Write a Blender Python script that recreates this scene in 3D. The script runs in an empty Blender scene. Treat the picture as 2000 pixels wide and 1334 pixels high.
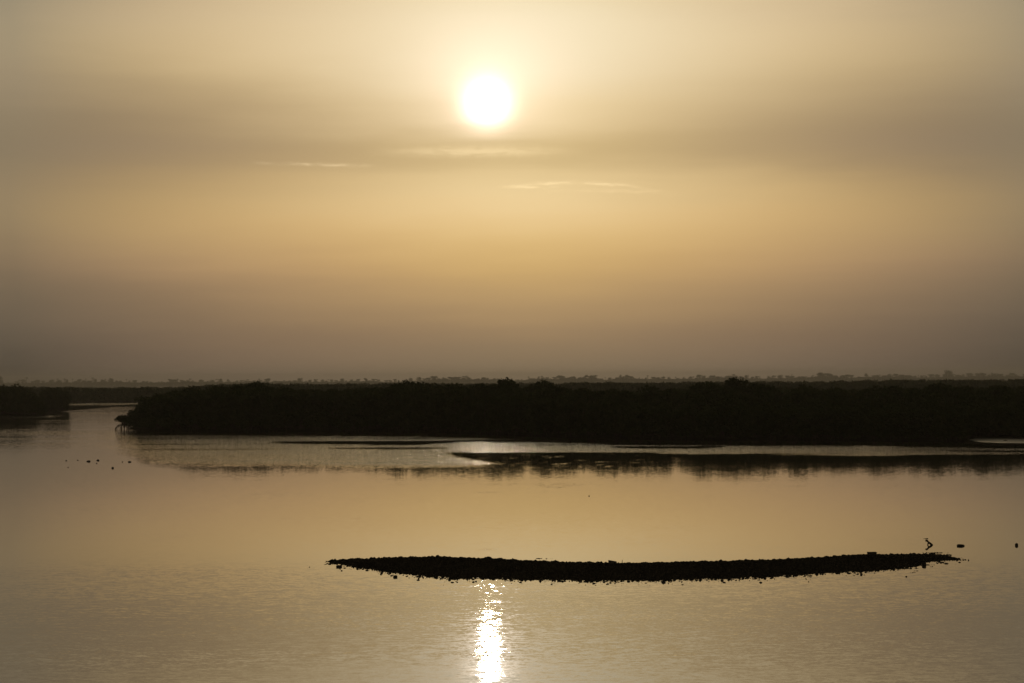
import bpy, math, random
import numpy as np
from mathutils import Matrix, Vector

random.seed(7)
rng = np.random.default_rng(7)
scene = bpy.context.scene
col = scene.collection

# ------------------------------------------------------------------ camera
CAM_H = 8.0
FPX = 70.0 / 36.0 * 2000.0            # focal length in photograph pixels
HORIZON = 744.0                       # photograph row of the horizon at mid width
PITCH = math.atan((HORIZON - 667.0) / FPX)
ROLL = math.radians(-0.34)
cam_rot = Matrix.Rotation(math.pi / 2 + PITCH, 3, 'X') @ Matrix.Rotation(ROLL, 3, 'Z')
cam_data = bpy.data.cameras.new('camera')
cam_data.lens = 70.0
cam_data.sensor_width = 36.0
cam_data.clip_start = 0.5
cam_data.clip_end = 60000.0
cam = bpy.data.objects.new('camera', cam_data)
cam.matrix_world = Matrix.Translation((0, 0, CAM_H)) @ cam_rot.to_4x4()
col.objects.link(cam)
scene.camera = cam


def ray(px, py):
    d = cam_rot @ Vector(((px - 1000.0) / FPX, (667.0 - py) / FPX, -1.0))
    return d.normalized()


def ground(px, py, z=0.0):
    """Point of the plane at height z that is seen at a photograph pixel."""
    d = ray(px, py)
    t = (z - CAM_H) / d.z
    return Vector((d.x * t, d.y * t, z))


_inv = cam_rot.transposed()


def project(x, y, z):
    v = _inv @ Vector((x, y, z - CAM_H))
    return 1000.0 + FPX * v.x / -v.z, 667.0 - FPX * v.y / -v.z


def height_for(x, y, py):
    """Height above water that puts a point at (x, y) on photograph row py."""
    px, _ = project(x, y, 7.0)
    d = ray(px, py)
    return CAM_H + d.z / math.hypot(d.x, d.y) * math.hypot(x, y)


# ------------------------------------------------------------------ world
SUN_DIR = ray(951, 203)
SUN_EL = math.asin(SUN_DIR.z)
SUN_AZ = math.atan2(SUN_DIR.x, SUN_DIR.y)

world = bpy.data.worlds.new('World')
scene.world = world
world.use_nodes = True
wt = world.node_tree
wt.nodes.clear()
world.cycles.sampling_method = 'MANUAL'
world.cycles.sample_map_resolution = 4096


class NB:
    """small helper for building node graphs"""

    def __init__(self, tree):
        self.t = tree

    def new(self, kind, **kw):
        n = self.t.nodes.new(kind)
        for k, v in kw.items():
            setattr(n, k, v)
        return n

    def put(self, sock, v):
        if hasattr(v, 'is_linked') or hasattr(v, 'links'):
            self.t.links.new(v, sock)
        else:
            sock.default_value = v

    def m(self, op, a, b=0.0, c=None, clamp=False):
        n = self.new('ShaderNodeMath', operation=op, use_clamp=clamp)
        self.put(n.inputs[0], a)
        self.put(n.inputs[1], b)
        if c is not None:
            self.put(n.inputs[2], c)
        return n.outputs[0]

    def vm(self, op, a, b=None):
        n = self.new('ShaderNodeVectorMath', operation=op)
        self.put(n.inputs[0], a)
        if b is not None:
            self.put(n.inputs[1], b)
        return n

    def mr(self, v, a, b, c, d, kind='LINEAR'):
        n = self.new('ShaderNodeMapRange', interpolation_type=kind)
        for i, x in enumerate((v, a, b, c, d)):
            self.put(n.inputs[i], x)
        return n.outputs[0]

    def mix(self, f, a, b, mode='MIX'):
        n = self.new('ShaderNodeMix', data_type='RGBA', blend_type=mode)
        self.put(n.inputs[0], f)
        self.put(n.inputs[6], a)
        self.put(n.inputs[7], b)
        return n.outputs[2]

    def noise(self, vec, scale, detail=2.0, rough=0.5):
        n = self.new('ShaderNodeTexNoise')
        self.put(n.inputs['Vector'], vec)
        n.inputs['Scale'].default_value = scale
        n.inputs['Detail'].default_value = detail
        n.inputs['Roughness'].default_value = rough
        return n

    def xyz(self, x, y, z):
        n = self.new('ShaderNodeCombineXYZ')
        for i, v in enumerate((x, y, z)):
            self.put(n.inputs[i], v)
        return n.outputs[0]

    def ramp(self, f, stops, interp='B_SPLINE'):
        n = self.new('ShaderNodeValToRGB')
        cr = n.color_ramp
        cr.interpolation = interp
        while len(cr.elements) < len(stops):
            cr.elements.new(0.5)
        for e, (p, c) in zip(cr.elements, stops):
            e.position = p
            e.color = (*c, 1)
        self.put(n.inputs[0], f)
        return n.outputs[0]


def lin(c):
    return tuple((v / 255 / 12.92) if v <= 10 else ((v / 255 + 0.055) / 1.055) ** 2.4 for v in c)


def build_sky():
    b = NB(wt)
    tc = b.new('ShaderNodeTexCoord')
    dirn = b.vm('NORMALIZE', tc.outputs['Generated']).outputs[0]
    sep = b.new('ShaderNodeSeparateXYZ')
    b.put(sep.inputs[0], dirn)
    X, Y, Z = sep.outputs
    DEG = 180.0 / math.pi
    elev = b.m('MULTIPLY', b.m('ARCSINE', Z), DEG)
    azim = b.m('MULTIPLY', b.m('ARCTAN2', X, Y), DEG)
    # slow unevenness of the cloud sheet, stretched along the horizon
    nv = b.xyz(b.m('MULTIPLY', azim, 0.10), b.m('MULTIPLY', elev, 0.55), 0.0)
    n1 = b.noise(nv, 1.0, 3.0, 0.55).outputs[0]
    n2 = b.noise(b.xyz(b.m('MULTIPLY', azim, 0.16), b.m('MULTIPLY', elev, 2.6), 3.7), 1.0, 4.0, 0.55).outputs[0]
    # the dark bank of cloud lies lower under the sun and lifts to both sides
    e1 = b.m('ADD', elev, b.m('MULTIPLY', b.m('SUBTRACT', n1, 0.5), 0.9))
    e1 = b.m('ADD', e1, b.m('MULTIPLY', b.m('SUBTRACT', n2, 0.5), 0.35))
    f = b.m('MULTIPLY', b.m('MAXIMUM', e1, 0.0), 1.0 / 14.0, clamp=True)

    # colours of the dusty sky by photograph row, towards the sun, 7.9 and 14.7 degrees to its side
    table = [(744, (150, 130, 103), (128, 110, 91), (68, 61, 54)), (723, (150, 128, 100), (128, 109, 89), (73, 66, 57)), (703, (148, 126, 97), (128, 108, 87), (82, 73, 62)),
             (660, (158, 131, 98), (134, 111, 87), (97, 86, 71)), (623, (171, 141, 102), (142, 118, 90), (107, 94, 77)), (563, (192, 158, 108), (166, 136, 99), (118, 103, 82)),
             (523, (207, 170, 111), (182, 148, 106), (130, 111, 88)), (470, (224, 188, 126), (196, 162, 112), (142, 122, 94)), (423, (236, 204, 148), (203, 170, 118), (147, 128, 98)),
             (385, (237, 209, 156), (198, 168, 119), (147, 128, 99)), (343, (228, 201, 149), (184, 157, 114), (141, 124, 98)), (315, (207, 181, 131), (168, 144, 108), (136, 121, 97)),
             (285, (204, 178, 128), (164, 141, 108), (133, 119, 97)), (253, (221, 195, 145), (168, 145, 110), (135, 121, 98)), (203, (232, 208, 160), (184, 160, 121), (144, 129, 105)),
             (150, (236, 217, 178), (202, 178, 136), (154, 138, 112)), (103, (238, 222, 186), (212, 188, 146), (157, 142, 115)), (50, (238, 222, 186), (213, 190, 150), (157, 143, 117)),
             (7, (233, 217, 180), (208, 186, 149), (150, 138, 115)), (-120, (230, 209, 163), (202, 177, 136), (142, 131, 107))]
    centre, mid, edge = [], [], []
    for y, c, mm, e in table:
        p = max(0.0, math.degrees(math.atan((HORIZON - y) / FPX))) / 14.0
        if y > 540:                                # the dust turns greyer low down
            c, mm, e = ((q[0], q[1], q[2] + 1) for q in (c, mm, e))
        c, mm, e = (np.array(lin(q)) for q in (c, mm, e))
        w = 0.463                                  # where the middle column lies between sun and side
        k = (mm - (1 - w) ** 2 * c - w * w * e) / (2 * w * (1 - w))
        centre.append((p, tuple(c)))
        mid.append((p, tuple(np.maximum(k, 0.6 * np.minimum(mm, e)))))
        edge.append((p, tuple(e)))
    a0 = b.m('SUBTRACT', azim, 0.35)
    a0 = b.m('ADD', a0, b.m('MULTIPLY', b.m('SUBTRACT', n1, 0.5), 1.5))
    v = b.m('MULTIPLY', b.m('SUBTRACT', b.m('SQRT', b.m('ADD', b.m('MULTIPLY', a0, a0), 9.0)), 3.0), 1 / 11.7, clamp=True)
    rc, rm, re = b.ramp(f, centre), b.ramp(f, mid), b.ramp(f, edge)
    veil = b.mix(v, b.mix(v, rc, rm), b.mix(v, rm, re))
    # away from the sun and overhead the dusty sky goes on dimming evenly
    dim = b.m('MULTIPLY', b.mr(b.m('ABSOLUTE', a0), 14.0, 110.0, 1.0, 0.42, 'SMOOTHSTEP'), b.mr(elev, 14.0, 70.0, 1.0, 0.32, 'SMOOTHSTEP'))
    veil = b.vm('SCALE', veil)
    veil.inputs[3].default_value = 1.0
    b.put(veil.inputs[3], dim)
    veil = veil.outputs[0]

    # sun disc and its aureole in the dust, cut from below by the cloud bank
    dot = b.vm('DOT_PRODUCT', dirn, tuple(SUN_DIR)).outputs['Value']
    ang = b.m('MULTIPLY', b.m('ARCCOSINE', b.m('MINIMUM', dot, 1.0)), DEG)
    bank = b.mr(b.m('ADD', e1, 0.0), 6.75, 7.55, 0.12, 1.0, 'SMOOTHSTEP')
    disc = b.mr(ang, 0.25, 0.30, 12.0, 0.0, 'SMOOTHSTEP')
    g1 = b.m('MULTIPLY', b.m('EXPONENT', b.m('MULTIPLY', b.m('POWER', b.m('DIVIDE', ang, 0.57), 2.0), -1.0)), 1.9)
    g2 = b.m('MULTIPLY', b.m('EXPONENT', b.m('MULTIPLY', ang, -1 / 1.15)), 0.55)
    g3 = b.m('MULTIPLY', b.m('EXPONENT', b.m('MULTIPLY', ang, -1 / 2.4)), 0.05)
    g2 = b.m('MULTIPLY', g2, b.mr(elev, 7.6, 9.2, 1.0, 1.55, 'SMOOTHSTEP'))     # thicker dust lit above the bank
    glow = b.m('MULTIPLY', b.m('ADD', b.m('ADD', disc, g1), b.m('ADD', g2, g3)), bank)
    glow_c = b.vm('SCALE', (1.0, 0.89, 0.80))
    b.put(glow_c.inputs[3], glow)

    # thin bright shreds of cloud
    wn = b.noise(b.xyz(b.m('MULTIPLY', azim, 1.3), b.m('MULTIPLY', elev, 9.0), 1.0), 1.0, 5.0, 0.6).outputs[0]
    ww = b.noise(b.xyz(b.m('MULTIPLY', azim, 1.7), 0.0, 5.0), 1.0, 4.0, 0.6).outputs[0]

    def shred(px, py, half_px, thick_px, slope, k, bow=0.0, lo=0.42, hi=0.62):
        d = ray(px, py)
        az0 = math.degrees(math.atan2(d.x, d.y))
        el0 = math.degrees(math.asin(d.z))
        hw = half_px / 67.9
        th = thick_px / 67.9
        da = b.m('SUBTRACT', azim, az0)
        q = b.m('DIVIDE', da, hw)
        ec = b.m('ADD', b.m('ADD', el0, b.m('MULTIPLY', da, slope)), b.m('MULTIPLY', b.m('MULTIPLY', q, q), -bow / 67.9))
        ec = b.m('ADD', ec, b.m('MULTIPLY', b.m('SUBTRACT', ww, 0.5), 0.16))
        v = b.m('DIVIDE', b.m('SUBTRACT', elev, ec), th)
        prof = b.m('EXPONENT', b.m('MULTIPLY', b.m('MULTIPLY', v, v), -1.0))
        win = b.mr(b.m('ABSOLUTE', q), 0.05, 1.0, 1.0, 0.0, 'SMOOTHSTEP')
        return b.m('MULTIPLY', b.m('MULTIPLY', prof, win), b.m('MULTIPLY', b.mr(wn, lo, hi, 0.15, 1.0), k))

    s = shred(615, 321, 150, 3.2, -0.02, 0.22)
    s = b.m('ADD', s, shred(930, 296, 240, 9.0, 0.0, 0.22, 0.0, 0.2, 0.5))
    s = b.m('ADD', s, shred(1125, 357, 215, 3.2, -0.02, 0.21, 26.0))
    s = b.m('ADD', s, shred(1190, 372, 160, 4.0, -0.03, 0.09, 6.0))
    s = b.m('ADD', s, shred(1035, 366, 75, 2.6, 0.0, 0.16))
    shreds = b.vm('SCALE', (1.0, 0.83, 0.53))
    b.put(shreds.inputs[3], s)

    total = b.vm('ADD', b.vm('ADD', veil, glow_c.outputs[0]).outputs[0], shreds.outputs[0]).outputs[0]
    bg = b.new('ShaderNodeBackground')
    b.put(bg.inputs[0], total)
    bg.inputs[1].default_value = 1.0

    nis = b.new('ShaderNodeTexSky', sky_type='NISHITA')
    nis.sun_disc = False
    nis.sun_elevation = SUN_EL
    nis.sun_rotation = SUN_AZ
    nis.air_density = 1.0
    nis.dust_density = 8.0
    nis.ozone_density = 0.5
    bgn = b.new('ShaderNodeBackground')
    b.put(bgn.inputs[0], nis.outputs[0])
    bgn.inputs[1].default_value = 0.05
    mixs = b.new('ShaderNodeMixShader')
    mixs.inputs[0].default_value = 0.98      # the dust and cloud veil hides most of the clear sky
    b.put(mixs.inputs[1], bgn.outputs[0])
    b.put(mixs.inputs[2], bg.outputs[0])
    out = b.new('ShaderNodeOutputWorld')
    b.put(out.inputs[0], mixs.outputs[0])


build_sky()

sun_data = bpy.data.lights.new('sun', 'SUN')
sun_data.energy = 0.006
sun_data.angle = math.radians(0.5)
sun_data.color = (1.0, 0.82, 0.55)
sun = bpy.data.objects.new('sun', sun_data)
sun.rotation_euler = SUN_DIR.to_track_quat('Z', 'Y').to_euler()
col.objects.link(sun)

scene.view_settings.view_transform = 'Standard'
scene.view_settings.look = 'None'
scene.view_settings.exposure = 0.0
scene.view_settings.gamma = 1.0
scene.view_settings.use_curve_mapping = False
scene.render.engine = 'CYCLES'
scene.cycles.use_denoising = True
scene.cycles.sample_clamp_indirect = 8.0
scene.cycles.max_bounces = 6
scene.cycles.volume_bounces = 1

# ------------------------------------------------------------------ materials


def material(name):
    m = bpy.data.materials.new(name)
    m.use_nodes = True
    m.node_tree.nodes.clear()
    return m, NB(m.node_tree)


def simple(name, c1, c2, scale, rough, relief=0.0, translucent=0.0, spec=0.0):
    m, b = material(name)
    tc = b.new('ShaderNodeTexCoord')
    info = b.new('ShaderNodeObjectInfo')
    n = b.noise(b.vm('ADD', tc.outputs['Object'], b.vm('SCALE', info.outputs['Location']).outputs[0]).outputs[0], scale, 5.0, 0.6)
    c = b.mix(b.mr(n.outputs[0], 0.3, 0.7, 0.0, 1.0), (*c1, 1), (*c2, 1))
    p = b.new('ShaderNodeBsdfPrincipled')
    b.put(p.inputs['Base Color'], c)
    p.inputs['Roughness'].default_value = rough
    p.inputs['Specular IOR Level'].default_value = spec
    if relief:
        bp = b.new('ShaderNodeBump')
        bp.inputs['Strength'].default_value = relief
        bp.inputs['Distance'].default_value = 0.02
        b.put(bp.inputs['Height'], n.outputs[0])
        b.put(p.inputs['Normal'], bp.outputs[0])
    sh = p.outputs[0]
    if translucent:
        t = b.new('ShaderNodeBsdfTranslucent')
        b.put(t.inputs[0], c)
        mx = b.new('ShaderNodeMixShader')
        mx.inputs[0].default_value = translucent
        b.put(mx.inputs[1], sh)
        b.put(mx.inputs[2], t.outputs[0])
        sh = mx.outputs[0]
    o = b.new('ShaderNodeOutputMaterial')
    b.put(o.inputs[0], sh)
    return m


M_LEAF = simple('mangrove_leaf', (0.030, 0.045, 0.016), (0.055, 0.070, 0.028), 0.9, 0.7, 0, 0.12)
M_BARK = simple('mangrove_bark', (0.045, 0.038, 0.030), (0.080, 0.066, 0.052), 4.0, 0.85)
M_MUD = simple('wet_mud', (0.016, 0.014, 0.012), (0.034, 0.030, 0.024), 0.35, 0.75)
M_SHELL = simple('wet_gravel', (0.022, 0.020, 0.017), (0.055, 0.050, 0.042), 6.0, 0.8)
M_ROCK = simple('dark_rock', (0.035, 0.032, 0.028), (0.075, 0.068, 0.060), 9.0, 0.8, 0.5)
M_CONC = simple('weathered_concrete', (0.070, 0.065, 0.058), (0.120, 0.110, 0.095), 14.0, 0.85, 0.4)
M_WOOD = simple('weathered_wood', (0.045, 0.036, 0.028), (0.085, 0.068, 0.050), 12.0, 0.85, 0.4)
M_PALM = simple('palm_frond', (0.035, 0.045, 0.020), (0.060, 0.070, 0.030), 0.5, 0.7)


def water_material():
    m, b = material('estuary_water')
    geo = b.new('ShaderNodeNewGeometry')
    att = b.new('ShaderNodeAttribute', attribute_name='ripple')
    pos = geo.outputs['Position']
    mp = b.vm('MULTIPLY', pos, (1.0, 1.0, 1.0)).outputs[0]
    # wave slopes from three sizes of ripples (no pixel-sized differences needed)
    n1 = b.noise(b.vm('MULTIPLY', mp, (2.4, 4.3, 1.0)).outputs[0], 1.0, 2.0, 0.5)
    n2 = b.noise(b.vm('MULTIPLY', mp, (9.0, 13.0, 1.0)).outputs[0], 1.0, 2.0, 0.5)
    gust = b.noise(b.vm('MULTIPLY', mp, (0.05, 0.16, 1.0)).outputs[0], 1.0, 3.0, 0.6).outputs[0]

    def centred(n, k):
        s = b.vm('SUBTRACT', n.outputs['Color'], (0.5, 0.5, 0.5)).outputs[0]
        r = b.vm('SCALE', s)
        r.inputs[3].default_value = k
        return r.outputs[0]
    big = b.vm('SCALE', centred(n1, 3.0))
    b.put(big.inputs[3], b.mr(att.outputs['Fac'], 0.03, 0.10, 1.0, 0.25))
    s = b.vm('ADD', big.outputs[0], centred(n2, 3.0)).outputs[0]
    amp = b.m('MULTIPLY', att.outputs['Fac'], b.mr(gust, 0.3, 0.7, 0.40, 1.55))
    grain = b.noise(b.vm('MULTIPLY', mp, (3.6, 0.70, 1.0)).outputs[0], 1.0, 3.0, 0.7).outputs[0]
    gr = b.mr(grain, 0.33, 0.67, 0.2, 1.8)
    wild = b.mr(att.outputs['Fac'], 0.03, 0.10, 0.0, 1.0)
    amp = b.m('MULTIPLY', amp, b.m('ADD', b.m('MULTIPLY', gr, wild), b.m('SUBTRACT', 1.0, wild)))
    sc = b.vm('SCALE', s)
    b.put(sc.inputs[3], amp)
    sl = b.vm('MULTIPLY', sc.outputs[0], (1.0, 1.0, 0.0)).outputs[0]
    nrm = b.vm('NORMALIZE', b.vm('ADD', sl, (0.0, 0.0, 1.0)).outputs[0]).outputs[0]
    p = b.new('ShaderNodeBsdfPrincipled')
    p.inputs['Base Color'].default_value = (0.035, 0.031, 0.022, 1)
    p.inputs['IOR'].default_value = 1.333
    p.inputs['Roughness'].default_value = 0.028
    b.put(p.inputs['Normal'], nrm)
    p.inputs['Coat Weight'].default_value = 0.20      # coat added to brighten the water's reflections
    p.inputs['Coat IOR'].default_value = 1.333
    p.inputs['Coat Roughness'].default_value = 0.04
    b.put(p.inputs['Coat Normal'], nrm)
    o = b.new('ShaderNodeOutputMaterial')
    b.put(o.inputs[0], p.outputs[0])
    return m


M_WATER = water_material()

# ------------------------------------------------------------------ object helpers


def mesh_from(name, verts, faces, mat):
    me = bpy.data.meshes.new(name)
    me.from_pydata([tuple(v) for v in verts], [], faces)
    me.materials.append(mat)
    me.update()
    return me


def quads_mesh(name, V, mat):
    """V: (n, 4, 3) array of separate quads"""
    n = len(V)
    me = bpy.data.meshes.new(name)
    me.vertices.add(n * 4)
    me.vertices.foreach_set('co', np.ascontiguousarray(V, dtype=np.float32).ravel())
    me.loops.add(n * 4)
    me.loops.foreach_set('vertex_index', np.arange(n * 4, dtype=np.int32))
    me.polygons.add(n)
    me.polygons.foreach_set('loop_start', np.arange(0, n * 4, 4, dtype=np.int32))
    me.polygons.foreach_set('loop_total', np.full(n, 4, dtype=np.int32))
    me.materials.append(mat)
    me.update(calc_edges=True)
    me.validate()
    return me


def link(name, me, parent=None, loc=(0, 0, 0), rot=(0, 0, 0), scale=(1, 1, 1)):
    o = bpy.data.objects.new(name, me)
    o.location = loc
    o.rotation_euler = rot
    o.scale = scale
    if parent is not None:
        o.parent = parent
    col.objects.link(o)
    return o


def tag(o, label=None, category=None, group=None, kind=None):
    if label:
        o['label'] = label
    if category:
        o['category'] = category
    if group:
        o['group'] = group
    if kind:
        o['kind'] = kind
    return o


def interp(profile, x):
    xs = [p[0] for p in profile]
    ys = [p[1] for p in profile]
    return float(np.interp(x, xs, ys))


def vnoise(x, y, seed=0):
    """cheap value noise on arrays"""
    xi = np.floor(x).astype(np.int64)
    yi = np.floor(y).astype(np.int64)
    fx = x - xi
    fy = y - yi
    fx = fx * fx * (3 - 2 * fx)
    fy = fy * fy * (3 - 2 * fy)

    def h(i, j):
        k = (i * 374761393 + j * 668265263 + seed * 974634777) & 0xFFFFFFFF
        k = ((k ^ (k >> 13)) * 1274126177) & 0xFFFFFFFF
        return ((k ^ (k >> 16)) & 0xFFFF) / 65535.0
    a = h(xi, yi) * (1 - fx) + h(xi + 1, yi) * fx
    c = h(xi, yi + 1) * (1 - fx) + h(xi + 1, yi + 1) * fx
    return a * (1 - fy) + c * fy


def tube_into(verts, faces, pts, r0, r1, sides=5):
    base = len(verts)
    n = len(pts)
    for i, p in enumerate(pts):
        p = Vector(p)
        a = Vector(pts[max(0, i - 1)])
        c = Vector(pts[min(n - 1, i + 1)])
        t = (c - a).normalized()
        up = Vector((0, 0, 1)) if abs(t.z) < 0.9 else Vector((1, 0, 0))
        u = t.cross(up).normalized()
        v = t.cross(u)
        r = r0 + (r1 - r0) * i / (n - 1)
        for k in range(sides):
            an = 2 * math.pi * k / sides
            verts.append(tuple(p + u * (r * math.cos(an)) + v * (r * math.sin(an))))
    for i in range(n - 1):
        for k in range(sides):
            k2 = (k + 1) % sides
            faces.append((base + i * sides + k, base + i * sides + k2, base + (i + 1) * sides + k2, base + (i + 1) * sides + k))
    faces.append(tuple(base + k for k in reversed(range(sides))))
    faces.append(tuple(base + (n - 1) * sides + k for k in range(sides)))


def leaf_quads(P, size, g):
    """a bent-free rhombus leaf clump at every point of P"""
    n = len(P)
    d = g.normal(size=(n, 3))
    d /= np.linalg.norm(d, axis=1)[:, None]
    e = g.normal(size=(n, 3))
    e -= (e * d).sum(1)[:, None] * d
    e /= np.linalg.norm(e, axis=1)[:, None]
    s = size * g.uniform(0.6, 1.3, n)[:, None]
    Q = np.stack([P - d * s, P - e * s * 0.45, P + d * s, P + e * s * 0.45], axis=1)
    return Q


def lobed_points(g, lobes, n, shell=0.45):
    """points spread through ellipsoid lobes (cx, cy, cz, rx, ry, rz), denser near their skins"""
    L = np.array(lobes)
    w = (L[:, 3] * L[:, 4] * L[:, 5]) ** 0.67
    idx = g.choice(len(L), size=n, p=w / w.sum())
    d = g.normal(size=(n, 3))
    d /= np.linalg.norm(d, axis=1)[:, None]
    r = 1 - shell * g.random(n) ** 1.5
    r *= g.uniform(0.92, 1.10, n)
    return L[idx, :3] + d * L[idx, 3:6] * r[:, None]


# ------------------------------------------------------------------ water
def photo_xy(X, Y):
    R = np.array(_inv)
    vx = R[0, 0] * X + R[0, 1] * Y + R[0, 2] * -CAM_H
    vy = R[1, 0] * X + R[1, 1] * Y + R[1, 2] * -CAM_H
    vz = R[2, 0] * X + R[2, 1] * Y + R[2, 2] * -CAM_H
    return 1000 + FPX * vx / -vz, 667 - FPX * vy / -vz


def sstep(a, b, x):
    t = np.clip((x - a) / (b - a), 0, 1)
    return t * t * (3 - 2 * t)


def build_water():
    rows = np.arange(1420.0, 760.0, -1.7)
    ys = CAM_H * FPX / (rows - HORIZON)
    ys = np.concatenate([[-400, -100, 0, 20, 35], ys[ys > 40], np.geomspace(ys[-1] * 1.05, 9000, 30)])
    xs = np.concatenate([-np.geomspace(9000, 320, 20), np.arange(-300, -92, 3.0), np.arange(-90, 90.1, 0.6), np.arange(93, 301, 3.0), np.geomspace(320, 9000, 20)])
    X, Y = np.meshgrid(xs, ys)
    Yc = np.maximum(Y, 30.0)
    px, py = photo_xy(X, Yc)
    py = np.where(py < 740, 740, py)
    # noise in metres, stretched across the view
    w1 = vnoise(X / 22, Y / 34, 1) - 0.5
    w2 = vnoise(X / 7, Y / 16, 2) - 0.5
    w3 = vnoise(X / 2.2, Y / 6, 3) - 0.5
    pyw = py + 7 * w1 + 3.0 * w2 + 1.2 * w3
    amp = np.full(X.shape, 0.0045)
    # light breeze in the foreground
    amp = amp + 0.0125 * sstep(1085, 1135, pyw) - 0.002 * sstep(1180, 1330, py)
    # calm middle reach
    amp = amp + 0.003 * (vnoise(X / 3, Y / 9, 8) > 0.72) * sstep(1085, 1060, py) * sstep(930, 960, py)
    # breeze-ruffled reach in front of the mangroves
    low = np.interp(px, [120, 300, 540, 700, 800, 880, 940, 1010, 1070, 1200, 1500, 1740, 1800, 2000],
                    [880, 900, 905, 908, 909, 908, 905, 898, 886, 885, 886, 889, 889, 886])
    lw = low + 3.0 * w2 + 1.5 * w3
    soft = np.interp(px, [200, 600, 840, 1000, 1060, 1120, 1740, 2000], [16, 8, 7, 8, 4, 1.8, 3.0, 9])
    ruff = sstep(lw + soft, lw - soft, py)
    ruff = ruff * sstep(200, 420, px + 60 * w1)
    top = np.interp(px, [230, 300, 500, 900, 1000, 1200, 1700, 2000], [836, 846, 850, 853, 857, 869, 871, 876])
    ruff = ruff * sstep(top - 1.5, top + 1.0, py + 1.0 * w3)
    # calmer lenses inside it: (x0, x1, y0, y1, strength)
    for x0, x1, y0, y1, k in ((520, 900, 862.0, 869, 0.97), (630, 880, 873.5, 878, 0.85), (866, 1290, 883.5, 908, 0.97), (225, 560, 876.5, 880, 0.7), (250, 420, 866.5, 868.5, 0.4),
                              (1190, 1420, 871.5, 876.0, 0.95), (1760, 2100, 888, 894, 0.8), (1840, 2100, 879, 884, 0.7), (1700, 1900, 897, 905, 0.6)):
        cx, hw = (x0 + x1) / 2, (x1 - x0) / 2
        q = np.clip(1 - ((px - cx) / hw) ** 2, 0, 1) ** 0.6
        y1e = y0 + (y1 - y0) * q + 2.5 * w2
        lens = sstep(y0 - 0.8, y0 + 0.6, py) * sstep(y1e + 2.2, y1e - 1.2, py + 1.6 * w3) * (q > 0.01) * sstep(0, 0.35, q)
        ruff = ruff * (1 - k * lens)
    ruff = ruff * (1 - 0.45 * sstep(1700, 1800, px))
    streak = 0.75 + 0.5 * vnoise(X / 30, Y / 5, 5)
    amp = amp + 0.24 * ruff * streak
    # broken breeze over the dark calm lens
    lens = sstep(870, 930, px) * sstep(2300, 2000, px) * sstep(882, 886, py) * sstep(930, 905, py)
    amp = amp + lens * (0.003 + 0.04 * sstep(0.74, 0.95, vnoise(X / 0.7, Y / 1.6, 21)) * sstep(1500, 1000, px))
    # left-hand creek: gentle streaks of breeze
    left = sstep(330, 200, px) * sstep(900, 850, py) * sstep(785, 792, py)
    st = vnoise(X / 40, Y / 12, 6)
    amp = amp + left * (0.012 + 0.03 * sstep(0.45, 0.85, st))
    for x0, x1, y0, k in ((135, 285, 790.0, 0.40), (20, 95, 815.0, 0.35), (0, 14, 822.5, 0.3), (0, 75, 840, 0.02), (95, 135, 809, 0.02)):
        amp = amp + k * sstep(1.6, 0.3, np.abs(py - (y0 - 0.012 * (px - x0)) - 1.2 * w2)) * sstep(x0 - 8, x0 + 10, px) * sstep(x1 + 6, x1 - 6, px)
    # small wind-ruffled glints by the shore and behind the shell bar
    g = np.random.default_rng(3)
    for _ in range(26):
        gx = g.uniform(420, 1750)
        gy = np.interp(gx, [420, 1000, 1750], [846, 853, 863]) + g.uniform(-2.5, 3)
        hw = g.uniform(4, 12)
        amp = amp + 0.35 * sstep(1.0, 0.5, ((px - gx) / hw) ** 2 + ((py - gy) / 0.9) ** 2)
    amp = amp + 0.03 * sstep(1.0, 0.3, ((px - 952) / 5.5) ** 2 + ((py - 1073) / 2.0) ** 2)
    for gx, gy, hw in ((938, 1029, 3), (1000, 1054, 4), (1022, 1053, 4), (1035, 955, 10), (1085, 953, 22), (960, 962, 34), (1755, 926, 14), (1950, 929, 14), (1570, 936, 8)):
        amp = amp + 0.014 * sstep(1.0, 0.3, ((px - gx) / hw) ** 2 + ((py - gy) / 1.3) ** 2)
    # sheltered pool behind the mud bank on the right
    amp = amp + 0.40 * sstep(1885, 1905, px) * sstep(855.0, 857.5, py) * sstep(867.5, 866.0, py)
    amp = np.where((Y < 40) | (np.abs(X) > 300), 0.012, amp)
    nx, ny = len(xs), len(ys)
    V = np.stack([X, Y, np.zeros_like(X)], -1).reshape(-1, 3)
    i = (np.arange(ny - 1)[:, None] * nx + np.arange(nx - 1)[None, :]).ravel()
    F = np.stack([i, i + 1, i + nx + 1, i + nx], 1)
    me = bpy.data.meshes.new('water')
    me.vertices.add(len(V))
    me.vertices.foreach_set('co', V.astype(np.float32).ravel())
    me.loops.add(len(F) * 4)
    me.loops.foreach_set('vertex_index', F.astype(np.int32).ravel())
    me.polygons.add(len(F))
    me.polygons.foreach_set('loop_start', np.arange(0, len(F) * 4, 4, dtype=np.int32))
    me.polygons.foreach_set('loop_total', np.full(len(F), 4, dtype=np.int32))
    me.update(calc_edges=True)
    at = me.attributes.new('ripple', 'FLOAT', 'POINT')
    at.data.foreach_set('value', amp.astype(np.float32).ravel())
    me.materials.append(M_WATER)
    o = link('water', me)
    tag(o, kind='structure')


build_water()


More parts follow.
